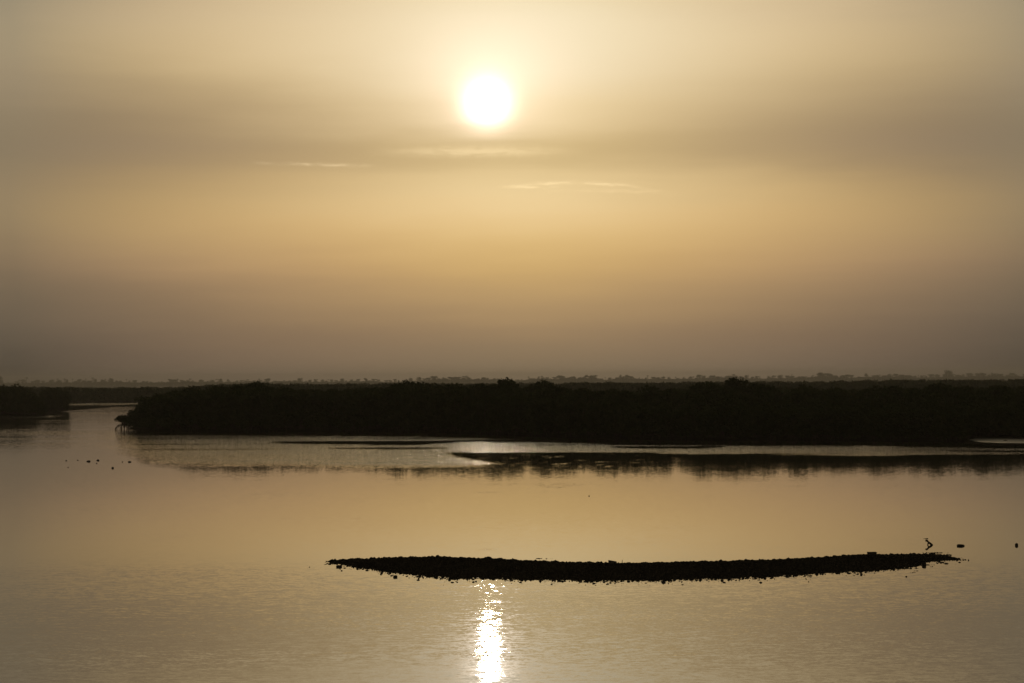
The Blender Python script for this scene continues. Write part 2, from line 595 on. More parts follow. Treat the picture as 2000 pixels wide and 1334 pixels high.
# ------------------------------------------------------------------ land sheets
def bank_sheet(name, outline, z_top, slope, mat, steps=4):
    """closed outline (counter-clockwise, world xy); the rim slopes down under the water"""
    P = [Vector((p[0], p[1])) for p in outline]
    n = len(P)
    c = sum(P, Vector((0, 0))) / n
    verts, faces = [], []
    for s in range(steps + 1):
        t = s / steps
        inset = slope * t
        z = -0.25 + (z_top + 0.25) * (1 - (1 - t) ** 1.6)
        for i in range(n):
            a = P[i - 1]
            d = P[(i + 1) % n]
            e = (d - a).normalized()
            nrm = Vector((-e.y, e.x))
            q = P[i] + nrm * inset
            verts.append((q.x, q.y, z))
    for s in range(steps):
        for i in range(n):
            j = (i + 1) % n
            faces.append((s * n + i, s * n + j, (s + 1) * n + j, (s + 1) * n + i))
    faces.append(tuple(steps * n + i for i in range(n)))
    o = link(name, mesh_from(name, verts, faces, mat))
    tag(o, kind='structure')
    return o


FRONT = [(240, 838), (300, 842), (400, 843), (520, 843), (700, 842), (850, 844), (1000, 850), (1150, 855), (1300, 858), (1500, 859), (1700, 860),
         (1840, 861), (1880, 860), (1900, 857), (2060, 857), (2200, 857)]
front_pts = [ground(*p) for p in FRONT]
# the creek cuts between this bank and the one beyond
near_land = [(p.x, p.y) for p in front_pts] + [(420, 260), (700, 690), (-60, 690), (-70, 600), (-66, 450), (-58, 360)]
bank_sheet('mud_bank', near_land, 0.25, 2.0, M_MUD)
p0 = ground(-60, 812)
p1 = ground(90, 812)
p2 = ground(128, 803)
left_land = [(-420, p0.y - 5), (p0.x, p0.y), (p1.x, p1.y), (p2.x, p2.y), (p2.x - 6, 690), (-420, 690)]
bank_sheet('creek_bank', left_land, 0.25, 2.0, M_MUD)
bank_sheet('marsh_ground', [(-1500, 838), (-170, 838), (0, 842), (700, 760), (1500, 760), (1500, 3200), (-1500, 3200)], 0.25, 3.0, M_MUD)
bank_sheet('far_shore', [(-5000, 5350), (5000, 5350), (5000, 8800), (-5000, 8800)], 0.6, 8.0, M_MUD)
# low mud spit showing at low tide
sp = [(522, 861.6), (600, 862.4), (700, 862.8), (800, 863.2), (900, 862.8), (1000, 862.8), (1120, 865.2), (1120, 860.0), (1000, 859.2), (900, 860.4), (800, 861.6), (700, 861.6), (600, 861.2)]
bank_sheet('mud_spit', [ground(*p)[:2] for p in sp], 0.03, 0.7, M_MUD, 2)
# pale sheet on the right whose colour imitates sky reflected in the pool
M_POOL_SHEEN = simple('painted_pool_sheen', (0.26, 0.26, 0.26), (0.36, 0.35, 0.34), 0.5, 0.35, 0.0, 0.0, 0.5)
sp = [(1886, 858.6), (1905, 862.2), (1960, 865.4), (2080, 867.4), (2080, 857.0), (1960, 856.4), (1900, 856.8)]
bank_sheet('pool_sky_sheen', [ground(*p)[:2] for p in sp], 0.04, 0.5, M_POOL_SHEEN, 2)
# mud bank that shelters the pool on the right
sp = [(1880, 866.6), (1960, 869.5), (2080, 872), (2080, 868), (1960, 866.2), (1900, 864.0), (1870, 861), (1862, 863)]
bank_sheet('mud_spit', [ground(*p)[:2] for p in sp], 0.10, 1.2, M_MUD, 2)


# ------------------------------------------------------------------ mangroves
def mangrove_parts(seed, H=7.0, W=3.2, n=3600, leaf=0.30, foot=0.55, lobe=1.0, n_roots=13):
    g = np.random.default_rng(seed)
    lobes = []
    for k in range(15):
        t = k / 14
        z = foot + 0.9 + (H - foot - 1.6) * t ** 0.9
        spread = W * (1.0 - 0.72 * max(0, t - 0.25) ** 1.3) * 0.62
        a = g.uniform(0, 2 * math.pi)
        r = spread * g.uniform(0.25, 1.0)
        s = g.uniform(0.75, 1.25) * lobe
        lobes.append((r * math.cos(a), r * math.sin(a), z, 1.45 * s, 1.45 * s, 1.0 * s))
    if lobe == 1.0:
        lobes.append((0, 0, H * 0.5, W * 0.55, W * 0.55, H * 0.36))
    for k in range(7):                       # sprigs that roughen the outline
        a = g.uniform(0, 2 * math.pi)
        lobes.append((0.9 * lobe * math.cos(a) * g.random(), 0.9 * lobe * math.sin(a) * g.random(), H - g.uniform(0.25, 1.0) * lobe, 0.4 * lobe, 0.4 * lobe, 0.55 * lobe))
    P = lobed_points(g, lobes, n, 0.5)
    P[:, 2] = np.maximum(P[:, 2], (0.25 if lobe == 1.0 else foot) + 0.5 * g.random(n))
    crown = quads_mesh('crown', leaf_quads(P, leaf, g), M_LEAF)
    V, F = [], []
    stems = []
    for k in range(4):
        a = g.uniform(0, 2 * math.pi)
        tip = Vector((1.3 * math.cos(a), 1.3 * math.sin(a), H * g.uniform(0.75, 0.92)))
        base = Vector((0.22 * math.cos(a), 0.22 * math.sin(a), 0.75))
        pts = [base.lerp(tip, t) + Vector((0.25 * math.sin(5 * t + k), 0.25 * math.cos(4 * t + k), 0)) * t for t in np.linspace(0, 1, 6)]
        tube_into(V, F, pts, 0.12, 0.03)
        stems.append(pts)
        for q in (2, 3, 4):
            aa = g.uniform(0, 2 * math.pi)
            e = pts[q] + Vector((math.cos(aa) * W * 0.5, math.sin(aa) * W * 0.5, 0.9))
            tube_into(V, F, [pts[q], pts[q].lerp(e, 0.5) + Vector((0, 0, -0.1)), e], 0.055, 0.02, 4)
    tube_into(V, F, [(0, 0, 0.35), (0, 0, 0.8), (0.03, 0, 1.5)], 0.2, 0.14, 6)
    trunk = mesh_from('trunk', V, F, M_BARK)
    V, F = [], []
    for k in range(n_roots):
        a = 2 * math.pi * k / n_roots + g.uniform(-0.2, 0.2)
        R = g.uniform(0.7, 1.9)
        h0 = g.uniform(0.7, 1.5)
        pts = []
        for t in np.linspace(0, 1, 6):
            r = R * (1 - (1 - t) ** 1.7)
            pts.append((r * math.cos(a), r * math.sin(a), h0 * (1 - t ** 2.2) - 0.2 * t))
        tube_into(V, F, pts, 0.045, 0.03, 4)
    roots = mesh_from('prop_root', V, F, M_BARK)
    return crown, trunk, roots


MANG = [mangrove_parts(100 + i) for i in range(6)]
MANG.append(mangrove_parts(177, 2.6, 2.2, 1000, 0.2, 0.9, 0.5, 30))      # low bush with open roots


def mangrove(x, y, h, label, group, wide=1.0, variant=None, z=0.0):
    v = MANG[variant if variant is not None else random.randrange(6)]
    s = h / 7.0
    root = link('mangrove_tree', None, None, (x, y, z), (0, 0, random.uniform(0, 6.28)), (s * wide, s * wide, s))
    tag(root, label, 'mangrove', group)
    link('crown', v[0], root)
    link('trunk', v[1], root)
    link('prop_roots', v[2], root)
    return root


TOP_A = [(225, 824), (240, 815), (252, 802), (270, 790), (285, 781), (300, 773), (330, 765), (380, 758), (430, 755), (480, 752), (515, 753), (535, 759), (600, 761),
         (700, 760), (740, 757), (790, 750), (830, 750), (860, 752), (900, 754), (950, 750), (985, 746), (1030, 749), (1080, 748), (1092, 755), (1105, 756),
         (1150, 759), (1230, 762), (1270, 758), (1310, 757), (1340, 749), (1430, 742), (1480, 746), (1520, 751), (1560, 752), (1620, 756), (1750, 756),
         (1800, 749), (1840, 750), (1900, 752), (2060, 750)]
MASS = 'dark green mangrove tree packed into the black belt along the near mud bank'
MASS_G = 'mangroves of the near belt'


def front_y(x):
    return float(np.interp(x, [p.x for p in front_pts], [p.y for p in front_pts]))


x_end = ground(2040, 872).x
count_a = 0
for row, (back, step) in enumerate(((1.5, 3.1), (6.0, 3.4), (12.0, 3.8), (21.0, 4.3), (34.0, 5.0), (52.0, 6.0), (75.0, 7.2))):
    x = front_pts[0].x + 3.0 + row * 0.4
    while True:
        xx = x + random.uniform(-0.5, 0.5)
        yy = front_y(xx) + back + random.uniform(-1.2, 1.2)
        px, py = project(xx, yy, 5)
        if px > 2035:
            break
        x += step * random.uniform(0.8, 1.15) * (0.8 if px > 1500 else 1.0)
        # front rows round off towards the water, back rows carry the skyline
        top = height_for(xx, yy, interp(TOP_A, px)) * random.uniform(0.93, 1.0)
        ramp = (0.9, 0.93, 0.97, 1.0, 1.0, 1.0, 0.99)[row]
        top = min(top, (0.0470 * yy - 8.0) * random.uniform(0.9, 1.05))
        if px < 330:
            if row > 4:
                continue
            ramp = max(ramp, 0.9)
        h = max(1.6, top * ramp)
        mangrove(xx, yy, h, MASS, MASS_G, wide=random.uniform(0.95, 1.25) * (1.15 if h < 4.5 else 1.0), z=0.0)
        count_a += 1

# the low overhanging bush at the point, standing on bare prop roots
tip = ground(243, 839)
mangrove(tip.x, tip.y, 7.0, 'low mangrove bush on bare arching roots at the left point of the belt', None, 1.0, 6)
mangrove(tip.x + 2.0, tip.y + 1.4, 3.3, MASS, MASS_G, 1.15, 2)
# skyline clumps one can pick out
for px, py, back, lab in ((500, 751.5, 66, 'rounded mangrove crown standing above the belt a quarter across the photo'),
                          (800, 748.5, 66, 'ragged tall mangrove crown left of the sun on the near belt skyline'),
                          (985, 745.5, 66, 'sharp-topped mangrove crown on the near belt skyline just right of the sun'),
                          (1072, 747.5, 66, 'leafy mangrove crown with a steep drop on its right side on the near skyline'),
                          (1432, 743.0, 66, 'tallest dark mangrove crown of the near belt, reaching the hazy far shore')):
    p = ground(px, 858)
    y = front_y(p.x) + back
    x = p.x * y / p.y
    mangrove(x, y, height_for(x, y, py) + 0.15, lab, None, 0.95)

# clumps across the creek on the left
TOP_C = [(-60, 753), (0, 754), (30, 752), (60, 756), (78, 764), (88, 774), (94, 788)]
for row, back in enumerate((1.5, 9.0, 20.0)):
    for px in np.arange(-40, 88 - row * 6, 21.0):
        q = ground(px + random.uniform(-4, 4), 812)
        x, y = q.x * (q.y + back) / q.y, q.y + back
        h = height_for(x, y, interp(TOP_C, px + 14)) * random.uniform(0.94, 1.0) * (0.86, 0.95, 1.0)[row]
        mangrove(x, y, max(h, 2.5), 'dark mangrove of the rounded clump at the left edge across the creek', 'mangroves of the left creek bank', 1.05)
for px in (96, 106, 115, 122):
    for back in (2.0, 12.0):
        q = ground(px, 804)
        x, y = q.x * (q.y + back) / q.y, q.y + back
        mangrove(x, y, height_for(x, y, 757.5 if px < 112 else 763) * random.uniform(0.94, 0.99), 'greyer mangrove of the clump just behind the left edge clump', 'mangroves of the second creek clump', 1.0)


# ------------------------------------------------------------------ mangrove woods farther back (read as one mass)
def wood(name, spots, leaf, per, label):
    g = np.random.default_rng(hash(name) % 1000 + 5 if False else len(name) * 31)
    out = []
    for x, y, h, w in spots:
        n = int(per * g.uniform(0.8, 1.2))
        lobes = [(0, 0, h * 0.5, w, w, h * 0.42)]
        for k in range(7):
            a = g.uniform(0, 6.28)
            r = w * g.uniform(0.2, 0.8)
            lobes.append((r * math.cos(a), r * math.sin(a), h * g.uniform(0.62, 0.86), w * 0.42, w * 0.42, h * 0.14))
        P = lobed_points(g, lobes, n, 0.45)
        P[:, 2] = np.maximum(P[:, 2], 0.2)
        P[:, 2] = np.minimum(P[:, 2], h * 1.02)
        P[:, 0] += x
        P[:, 1] += y
        out.append(leaf_quads(P, leaf, g))
    o = link(name, quads_mesh(name, np.concatenate(out), M_LEAF))
    tag(o, label, 'mangroves', None, 'stuff')
    return o


TOP_B = [(-80, 754), (0, 754), (100, 755), (200, 756), (350, 755), (400, 752), (440, 749), (480, 747), (560, 748), (640, 749), (730, 747), (900, 748), (1000, 747),
         (1200, 746), (1300, 746), (1440, 744), (1500, 743.5), (1650, 743), (1760, 740), (1900, 741), (2080, 738)]
spots = []
for d, step in ((395, 6), (440, 7), (500, 8), (570, 9), (640, 10)):       # on the near bank, behind the belt
    x = ground(310, 838).x * d / ground(310, 838).y
    while x < 0.285 * d:
        yy = d + random.uniform(-18, 18)
        px, _ = project(x, yy, 5)
        h = min(height_for(x, yy, interp(TOP_A, px) + 1.5), height_for(x, yy, interp(TOP_B, px) + 1.0)) * random.uniform(0.90, 1.0)
        if px > 262:
            spots.append((x, yy, h, random.uniform(3.5, 5.0)))
        x += step * random.uniform(0.8, 1.2)
wood('mangrove_wood', spots, 0.55, 420, 'dark mangrove wood behind the near belt')
spots = []
for d, step in ((846, 8), (862, 9), (900, 11), (980, 13), (1150, 15), (1400, 18), (1750, 22), (2200, 28)):
    x = -0.30 * d
    while x < 0.30 * d:
        yy = d + random.uniform(-0.02, 0.02) * d
        if d < 870:
            yy = d + random.uniform(-3, 3)
        px, _ = project(x, yy, 5)
        jitter = random.uniform(0.86, 1.0) if d < 1300 else random.uniform(0.93, 1.04)
        h = height_for(x, yy, interp(TOP_B, px)) * jitter
        spots.append((x, yy, max(3.0, h), random.uniform(4.5, 7.5)))
        x += step * random.uniform(0.8, 1.2)
wood('distant_mangrove_wood', spots, 0.9, 330, 'greyed mangrove wood along the far side of the creek')


# ------------------------------------------------------------------ far shore trees
def broad_tree(seed, flat=1.0):
    g = np.random.default_rng(seed)
    H = 22.0
    lobes = []
    for k in range(15):
        a = g.uniform(0, 6.28)
        r = g.uniform(0.0, 6.5)
        lobes.append((r * math.cos(a), r * math.sin(a), H * g.uniform(0.25, 0.86), g.uniform(2.6, 4.4), g.uniform(2.6, 4.4), g.uniform(1.8, 3.0) * flat))
    P = lobed_points(g, lobes, 1100, 0.5)
    crown = quads_mesh('crown', leaf_quads(P, 1.0, g), M_LEAF)
    V, F = [], []
    tube_into(V, F, [(0, 0, -0.3), (0.2, 0.1, H * 0.25), (0.4, 0, H * 0.5), (0.2, 0.2, H * 0.8)], 0.7, 0.2, 6)
    for k in range(5):
        a = g.uniform(0, 6.28)
        tube_into(V, F, [(0.3, 0, H * 0.4), (2.0 * math.cos(a), 2.0 * math.sin(a), H * 0.52), (5.0 * math.cos(a), 5.0 * math.sin(a), H * 0.68)], 0.3, 0.1, 4)
    return crown, mesh_from('trunk', V, F, M_BARK)


def palm_tree(seed):
    g = np.random.default_rng(seed)
    H = 22.0
    V, F = [], []
    tube_into(V, F, [(0, 0, -0.3), (0.2, 0, 7), (0.5, 0.1, 14), (0.6, 0.2, 20)], 0.4, 0.25, 6)
    trunk = mesh_from('trunk', V, F, M_BARK)
    V, F = [], []
    for k in range(26):
        a = g.uniform(0, 6.28)
        up = g.uniform(-0.5, 1.1)
        L = g.uniform(2.6, 3.6)
        prev = None
        for t in np.linspace(0, 1, 5):
            r = L * t * math.cos(up * (1 - 0.5 * t))
            z = 20 + L * t * math.sin(up) - 1.6 * t * t
            w = 0.55 * math.sin(math.pi * min(1, 0.15 + 0.85 * t)) + 0.05
            c = Vector((0.6 + r * math.cos(a), 0.2 + r * math.sin(a), z))
            s = Vector((-math.sin(a), math.cos(a), -0.3)) * w
            cur = (len(V), len(V) + 1)
            V.append(tuple(c - s))
            V.append(tuple(c + s))
            if prev:
                F.append((prev[0], prev[1], cur[1], cur[0]))
            prev = cur
    return mesh_from('crown', V, F, M_PALM), trunk


BROAD = [broad_tree(300 + i, (1.0, 1.3, 0.8, 1.1, 0.9)[i]) for i in range(5)]
PALM = [palm_tree(400 + i) for i in range(2)]


def far_tree(px, py, parts, name, label, cat, group, wide=1.0, dist=5450.0):
    q = ray(px, 744)
    k = dist / q.y
    x, y = q.x * k, dist
    h = height_for(x, y, py)
    s = h / 22.0
    root = link(name, None, None, (x, y, 0.5), (0, 0, random.uniform(0, 6.28)), (s * wide, s * wide, s))
    tag(root, label, cat, group)
    link('crown', parts[0], root)
    link('trunk', parts[1], root)


TOP_F = [(-40, 742), (15, 742), (70, 742), (90, 741), (120, 740), (160, 740), (220, 740), (300, 742), (350, 740), (480, 740), (560, 739), (620, 741), (700, 739), (770, 741), (800, 739),
         (850, 735), (880, 735), (960, 735), (1000, 738), (1060, 734), (1160, 732), (1180, 737), (1210, 733), (1240, 734), (1320, 735), (1380, 732), (1440, 731), (1480, 734),
         (1560, 732), (1600, 728), (1630, 730), (1670, 732), (1710, 729), (1730, 731), (1770, 728), (1800, 733), (1850, 729), (1880, 729), (1910, 729), (1940, 728), (2060, 729)]
px = -30.0
while px < 2035:
    far_tree(px, interp(TOP_F, px) + random.uniform(-1.8, 3.6), BROAD[random.randrange(5)], 'far_shore_tree',
             'grey hazy broad-crowned tree of the far shore skyline', 'tree', 'broad trees of the far shore', random.uniform(0.9, 1.7), random.uniform(5400, 5480))
    px += random.uniform(7, 17)
for px in (75, 112, 127, 140, 168, 205, 246, 330, 345, 430, 585, 640, 905, 1030, 1185, 1268, 1365, 1545, 1690, 1795, 1935):
    far_tree(px + random.uniform(-3, 3), interp(TOP_F, px) - random.uniform(0, 1.6), PALM[random.randrange(2)], 'palm_tree', 'hazy palm sticking out of the far shore skyline', 'palm',
             'palms of the far shore', 1.2)
far_tree(51, 736.5, PALM[0], 'palm_tree', 'lone tall palm on the hazy far shore near the left edge', 'palm', None, 1.5)
far_tree(181, 737, PALM[1], 'palm_tree', 'tall hazy palm right of a row of palms on the left far shore', 'palm', None, 1.4)
far_tree(1, 733.5, BROAD[0], 'far_shore_tree', 'taller hazy tree cut by the left edge of the photo', 'tree', None, 1.0)
far_tree(1853, 723, BROAD[1], 'far_shore_tree', 'highest hazy domed tree on the right far shore skyline', 'tree', None, 1.3)
far_tree(1603, 726, BROAD[3], 'far_shore_tree', 'wide hazy domed tree left of the highest one on the right far shore', 'tree', None, 1.5)
far_tree(847, 733.5, BROAD[2], 'far_shore_tree', 'flat hazy tree on the far shore just below left of the sun', 'tree', None, 1.4)
far_tree(1213, 731, BROAD[4], 'far_shore_tree', 'narrow hazy upright tree on the far shore right of the sun', 'tree', None, 0.7)
spots = []
for d in (5500, 5580, 5700, 5900):
    x = -0.31 * d
    while x < 0.31 * d:
        px, _ = project(x, d, 8)
        spots.append((x, d + random.uniform(-40, 40), height_for(x, d, interp(TOP_F, px) + 5.0) * random.uniform(0.75, 1.03), random.uniform(9, 16)))
        x += random.uniform(14, 24)
wood('far_shore_wood', spots, 2.2, 150, 'pale grey hazy wood along the whole far shore')

# ------------------------------------------------------------------ shell and gravel bar in the foreground
BAR_TOP = [(648, 1095.5), (700, 1091), (760, 1089), (860, 1087), (950, 1090), (1010, 1093.5), (1100, 1097), (1190, 1099.5), (1250, 1099), (1400, 1096), (1500, 1093.5),
           (1600, 1088), (1680, 1083), (1760, 1082), (1820, 1082), (1845, 1085.5), (1862, 1090)]
BAR_BOT = [(648, 1096.5), (672, 1102), (700, 1108), (740, 1114), (790, 1120), (840, 1125), (890, 1129), (960, 1129.5), (1050, 1131.5), (1130, 1133), (1220, 1133), (1310, 1132),
           (1400, 1130), (1500, 1125.5), (1600, 1119), (1680, 1115.5), (1730, 1113), (1768, 1108.5), (1796, 1104), (1806, 1098), (1835, 1094), (1862, 1091)]
N_BAR = 260
bar_px = np.linspace(648, 1862, N_BAR)
bar_near, bar_crest = [], []
for q in bar_px:
    wob = 1.1 * math.sin(q * 0.071 + 1.0) * math.sin(q * 0.023) + float(rng.normal(0, 0.45))
    bar_near.append(ground(q, interp(BAR_BOT, q) + wob * min(1.0, (interp(BAR_BOT, q) - interp(BAR_TOP, q)) / 14.0), 0.0))
    width = interp(BAR_BOT, q) - interp(BAR_TOP, q)
    zc = 0.02 + 0.26 * min(1.0, width / 36.0)
    bar_crest.append(ground(q, interp(BAR_TOP, q) + 0.8 + 0.5 * math.sin(q * 0.05) * math.sin(q * 0.013 + 2), zc))


def bar_point(i, t):
    """t: 0 near waterline, 1 crest, 2 far waterline"""
    a, c = bar_near[i], bar_crest[i]
    if t <= 1:
        p = a.lerp(c, t)
        p.z = c.z * (1 - (1 - t) ** 1.5)
    else:
        u = t - 1
        p = c + (c - a).normalized() * (u * max(0.3, c.z * 6.0))
        p.z = c.z * (1 - u) - 0.02 * u
    return p


V, F = [], []
TS = [-0.15, 0.0, 0.12, 0.28, 0.45, 0.62, 0.8, 1.0, 1.2, 1.5, 1.8, 2.0, 2.2]
for i in range(N_BAR):
    for t in TS:
        if t < 0:
            p = bar_near[i].lerp(bar_crest[i], t)
            p.z = -0.12
        elif t > 2:
            p = bar_point(i, 2.0) + Vector((0, 0.8, 0))
            p.z = -0.15
        else:
            p = bar_point(i, t)
            p.z += float(rng.normal(0, 0.012)) * (1 if 0 < t < 2 else 0.3) - 0.006
        V.append(tuple(p))
m_ = len(TS)
for i in range(N_BAR - 1):
    for k in range(m_ - 1):
        F.append((i * m_ + k, (i + 1) * m_ + k, (i + 1) * m_ + k + 1, i * m_ + k + 1))
bar = link('gravel_bar', mesh_from('gravel_bar', V, F, M_MUD))
tag(bar, kind='structure')

ICO_V = np.array([(0, 0, -1), (0.72, -0.53, -0.45), (-0.28, -0.85, -0.45), (-0.89, 0, -0.45), (-0.28, 0.85, -0.45), (0.72, 0.53, -0.45),
                  (0.28, -0.85, 0.45), (-0.72, -0.53, 0.45), (-0.72, 0.53, 0.45), (0.28, 0.85, 0.45), (0.89, 0, 0.45), (0, 0, 1)])
ICO_F = np.array([(0, 1, 2), (1, 0, 5), (0, 2, 3), (0, 3, 4), (0, 4, 5), (1, 5, 10), (2, 1, 6), (3, 2, 7), (4, 3, 8), (5, 4, 9), (1, 10, 6), (2, 6, 7), (3, 7, 8),
                  (4, 8, 9), (5, 9, 10), (6, 10, 11), (7, 6, 11), (8, 7, 11), (9, 8, 11), (10, 9, 11)])


def pebbles(name, pts, sizes, label, cat):
    n = len(pts)
    P = np.array(pts)
    S = np.array(sizes)
    jit = rng.uniform(0.7, 1.25, (n, 12, 1))
    sc = np.stack([rng.uniform(0.8, 1.4, n), rng.uniform(0.8, 1.4, n), rng.uniform(0.45, 0.9, n)], 1) * S[:, None]
    a = rng.uniform(0, 6.28, n)
    loc = ICO_V[None] * jit * sc[:, None, :]
    X = loc[..., 0] * np.cos(a)[:, None] - loc[..., 1] * np.sin(a)[:, None]
    Y = loc[..., 0] * np.sin(a)[:, None] + loc[..., 1] * np.cos(a)[:, None]
    W = np.stack([X, Y, loc[..., 2]], -1) + P[:, None, :]
    F = (ICO_F[None] + (np.arange(n) * 12)[:, None, None]).reshape(-1, 3)
    me = bpy.data.meshes.new(name)
    me.vertices.add(n * 12)
    me.vertices.foreach_set('co', W.astype(np.float32).ravel())
    me.loops.add(len(F) * 3)
    me.loops.foreach_set('vertex_index', F.astype(np.int32).ravel())
    me.polygons.add(len(F))
    me.polygons.foreach_set('loop_start', np.arange(0, len(F) * 3, 3, dtype=np.int32))
    me.polygons.foreach_set('loop_total', np.full(len(F), 3, dtype=np.int32))
    me.update(calc_edges=True)
    me.materials.append(M_SHELL)
    o = link(name, me)
    tag(o, label, cat, None, 'stuff')


pts, sizes = [], []
for _ in range(17000):
    i = random.randrange(N_BAR)
    t = random.random() * 1.25
    p = bar_point(i, t)
    pts.append((p.x + random.uniform(-0.05, 0.05), p.y, p.z))
    sizes.append(0.018 + 0.035 * random.random() ** 2)
for _ in range(1500):                        # rough crest line
    i = random.randrange(N_BAR)
    p = bar_point(i, random.uniform(0.9, 1.1))
    pts.append((p.x + random.uniform(-0.05, 0.05), p.y, p.z + 0.01))
    sizes.append(0.02 + 0.08 * random.random() ** 4)
for _ in range(2600):                        # stones strewn along the near waterline
    i = random.randrange(N_BAR)
    off = abs(random.gauss(0, 1)) * (0.55 if random.random() < 0.75 else 1.4)
    if vnoise(np.array([bar_px[i] / 22.0]), np.array([0.5]), 11)[0] < 0.35:
        off *= 0.3
    p = bar_near[i]
    pts.append((p.x + random.uniform(-0.1, 0.1), p.y - off * 0.8, random.uniform(-0.012, 0.012)))
    sizes.append(0.012 + 0.06 * random.random() ** 4)
# thinned-out ends and stray pebbles: (px, py, spread x, spread y, count, size)
for cx, cy, sx, sy, n, s in ((650, 1096, 10, 1.2, 60, 0.03), (662, 1099, 16, 2.5, 90, 0.03), (690, 1104, 18, 3.0, 90, 0.03), (715, 1109, 16, 2.5, 60, 0.025),
                             (633, 1100, 12, 3.0, 6, 0.025), (606, 1108, 6, 1, 2, 0.03), (1826, 1080, 22, 0.9, 60, 0.03), (1852, 1084, 10, 1.6, 40, 0.025),
                             (1868, 1091, 10, 1.5, 40, 0.025), (1880, 1094, 8, 1.2, 16, 0.03), (1838, 1099, 7, 1.2, 34, 0.03), (1849, 1101, 5, 1.5, 12, 0.03),
                             (1815, 1103.5, 8, 0.5, 30, 0.025), (1819, 1107, 5, 1.2, 8, 0.025), (1788, 1115, 5, 0.4, 10, 0.02), (1783, 1118, 4, 0.3, 6, 0.02),
                             (1768, 1110.5, 10, 1.0, 40, 0.025), (1052, 1091, 5, 0.5, 8, 0.03), (1066, 1091, 8, 0.3, 8, 0.02), (1150, 1136, 30, 1.5, 40, 0.025),
                             (860, 1129, 40, 2.5, 60, 0.025), (1390, 1147, 3, 0.5, 2, 0.02)):
    for _ in range(n):
        p = ground(random.gauss(cx, sx * 0.5), random.gauss(cy, sy * 0.5))
        pts.append((p.x, p.y, random.uniform(-0.008, 0.01)))
        sizes.append(s * random.uniform(0.5, 1.3))
pebbles('gravel', pts, sizes, 'dark wet shells and gravel covering the bar', 'gravel')


# ------------------------------------------------------------------ single rocks and flotsam
def rock_mesh(name, seed, sx, sy, sz, mat=M_ROCK, blocky=0.0, sub=2):
    import bmesh
    bm = bmesh.new()
    bmesh.ops.create_icosphere(bm, subdivisions=sub, radius=1.0)
    g = np.random.default_rng(seed)
    planes = g.normal(size=(9, 3))
    planes /= np.linalg.norm(planes, axis=1)[:, None]
    cut = g.uniform(0.62, 0.95, 9)
    for v in bm.verts:
        p = np.array(v.co)
        if blocky:
            q = p / np.max(np.abs(p)) * 0.85
            p = p * (1 - blocky) + q * blocky
        for n, c in zip(planes, cut):
            d = p @ n
            if d > c:
                p = p - n * (d - c) * 0.9
        p = p * (1 + g.normal(0, 0.025))
        v.co = (p[0] * sx, p[1] * sy, p[2] * sz)
    me = bpy.data.meshes.new(name)
    bm.to_mesh(me)
    bm.free()
    me.materials.append(mat)
    return me


def rock(px, py, w_px, h_px, label, seed, group=None, blocky=0.0, z=0.0, name='rock', cat='rock', depth=0.8, sink=0.35, mat=M_ROCK):
    p = ground(px, py, z)
    k = p.length / FPX
    sx = w_px * k / 2
    sz = h_px * k / (2 * (1 - sink))
    o = link(name, rock_mesh(name, seed, sx, sx * depth, sz, mat, blocky), None, (p.x, p.y, z + sz * (1 - 2 * sink)))
    return tag(o, label, cat, group)


rock(662, 1107.5, 14.5, 4.2, 'flat oblong rock in the water at the left tip of the gravel bar', 1, blocky=0.6)
rock(772, 1127.5, 9.5, 4.6, 'single square dark rock in the water below the left part of the bar', 2, blocky=0.5)
rock(1805, 1104, 10, 6.5, 'dark upright rock at the water edge under the right tip of the bar', 3, blocky=0.6)
rock(1876, 1066.5, 16, 4.0, 'flat pointed rock breaking the calm water right of the snag', 4, depth=1.0)
rock(1985.5, 1065.5, 6.5, 5, 'small dark stump-like rock in the water at the right edge', 6, blocky=0.3)
for i, (px, py, w, h, lab) in enumerate(((855, 1088, 9, 4, 'dark stone on the bar crest, first left of the sun glitter'),
                                         (954, 1091.5, 13, 4, 'broad dark stone on the bar crest right above the sun glitter'),
                                         (760, 1090.5, 7, 2.5, 'small dark stone on the crest near the left end of the bar'),
                                         (844, 1089, 8, 3, 'low stone on the bar crest touching the larger one on its right'),
                                         (1168, 1100.5, 9, 3, 'low mound of stone on the crest left of the tilted slab'))):
    q = ground(px, py)
    i_ = int(np.argmin([abs(b - px) for b in bar_px]))
    c = bar_crest[i_]
    rock(px, project(c.x, c.y, c.z)[1], w, h, lab, 20 + i, z=c.z)
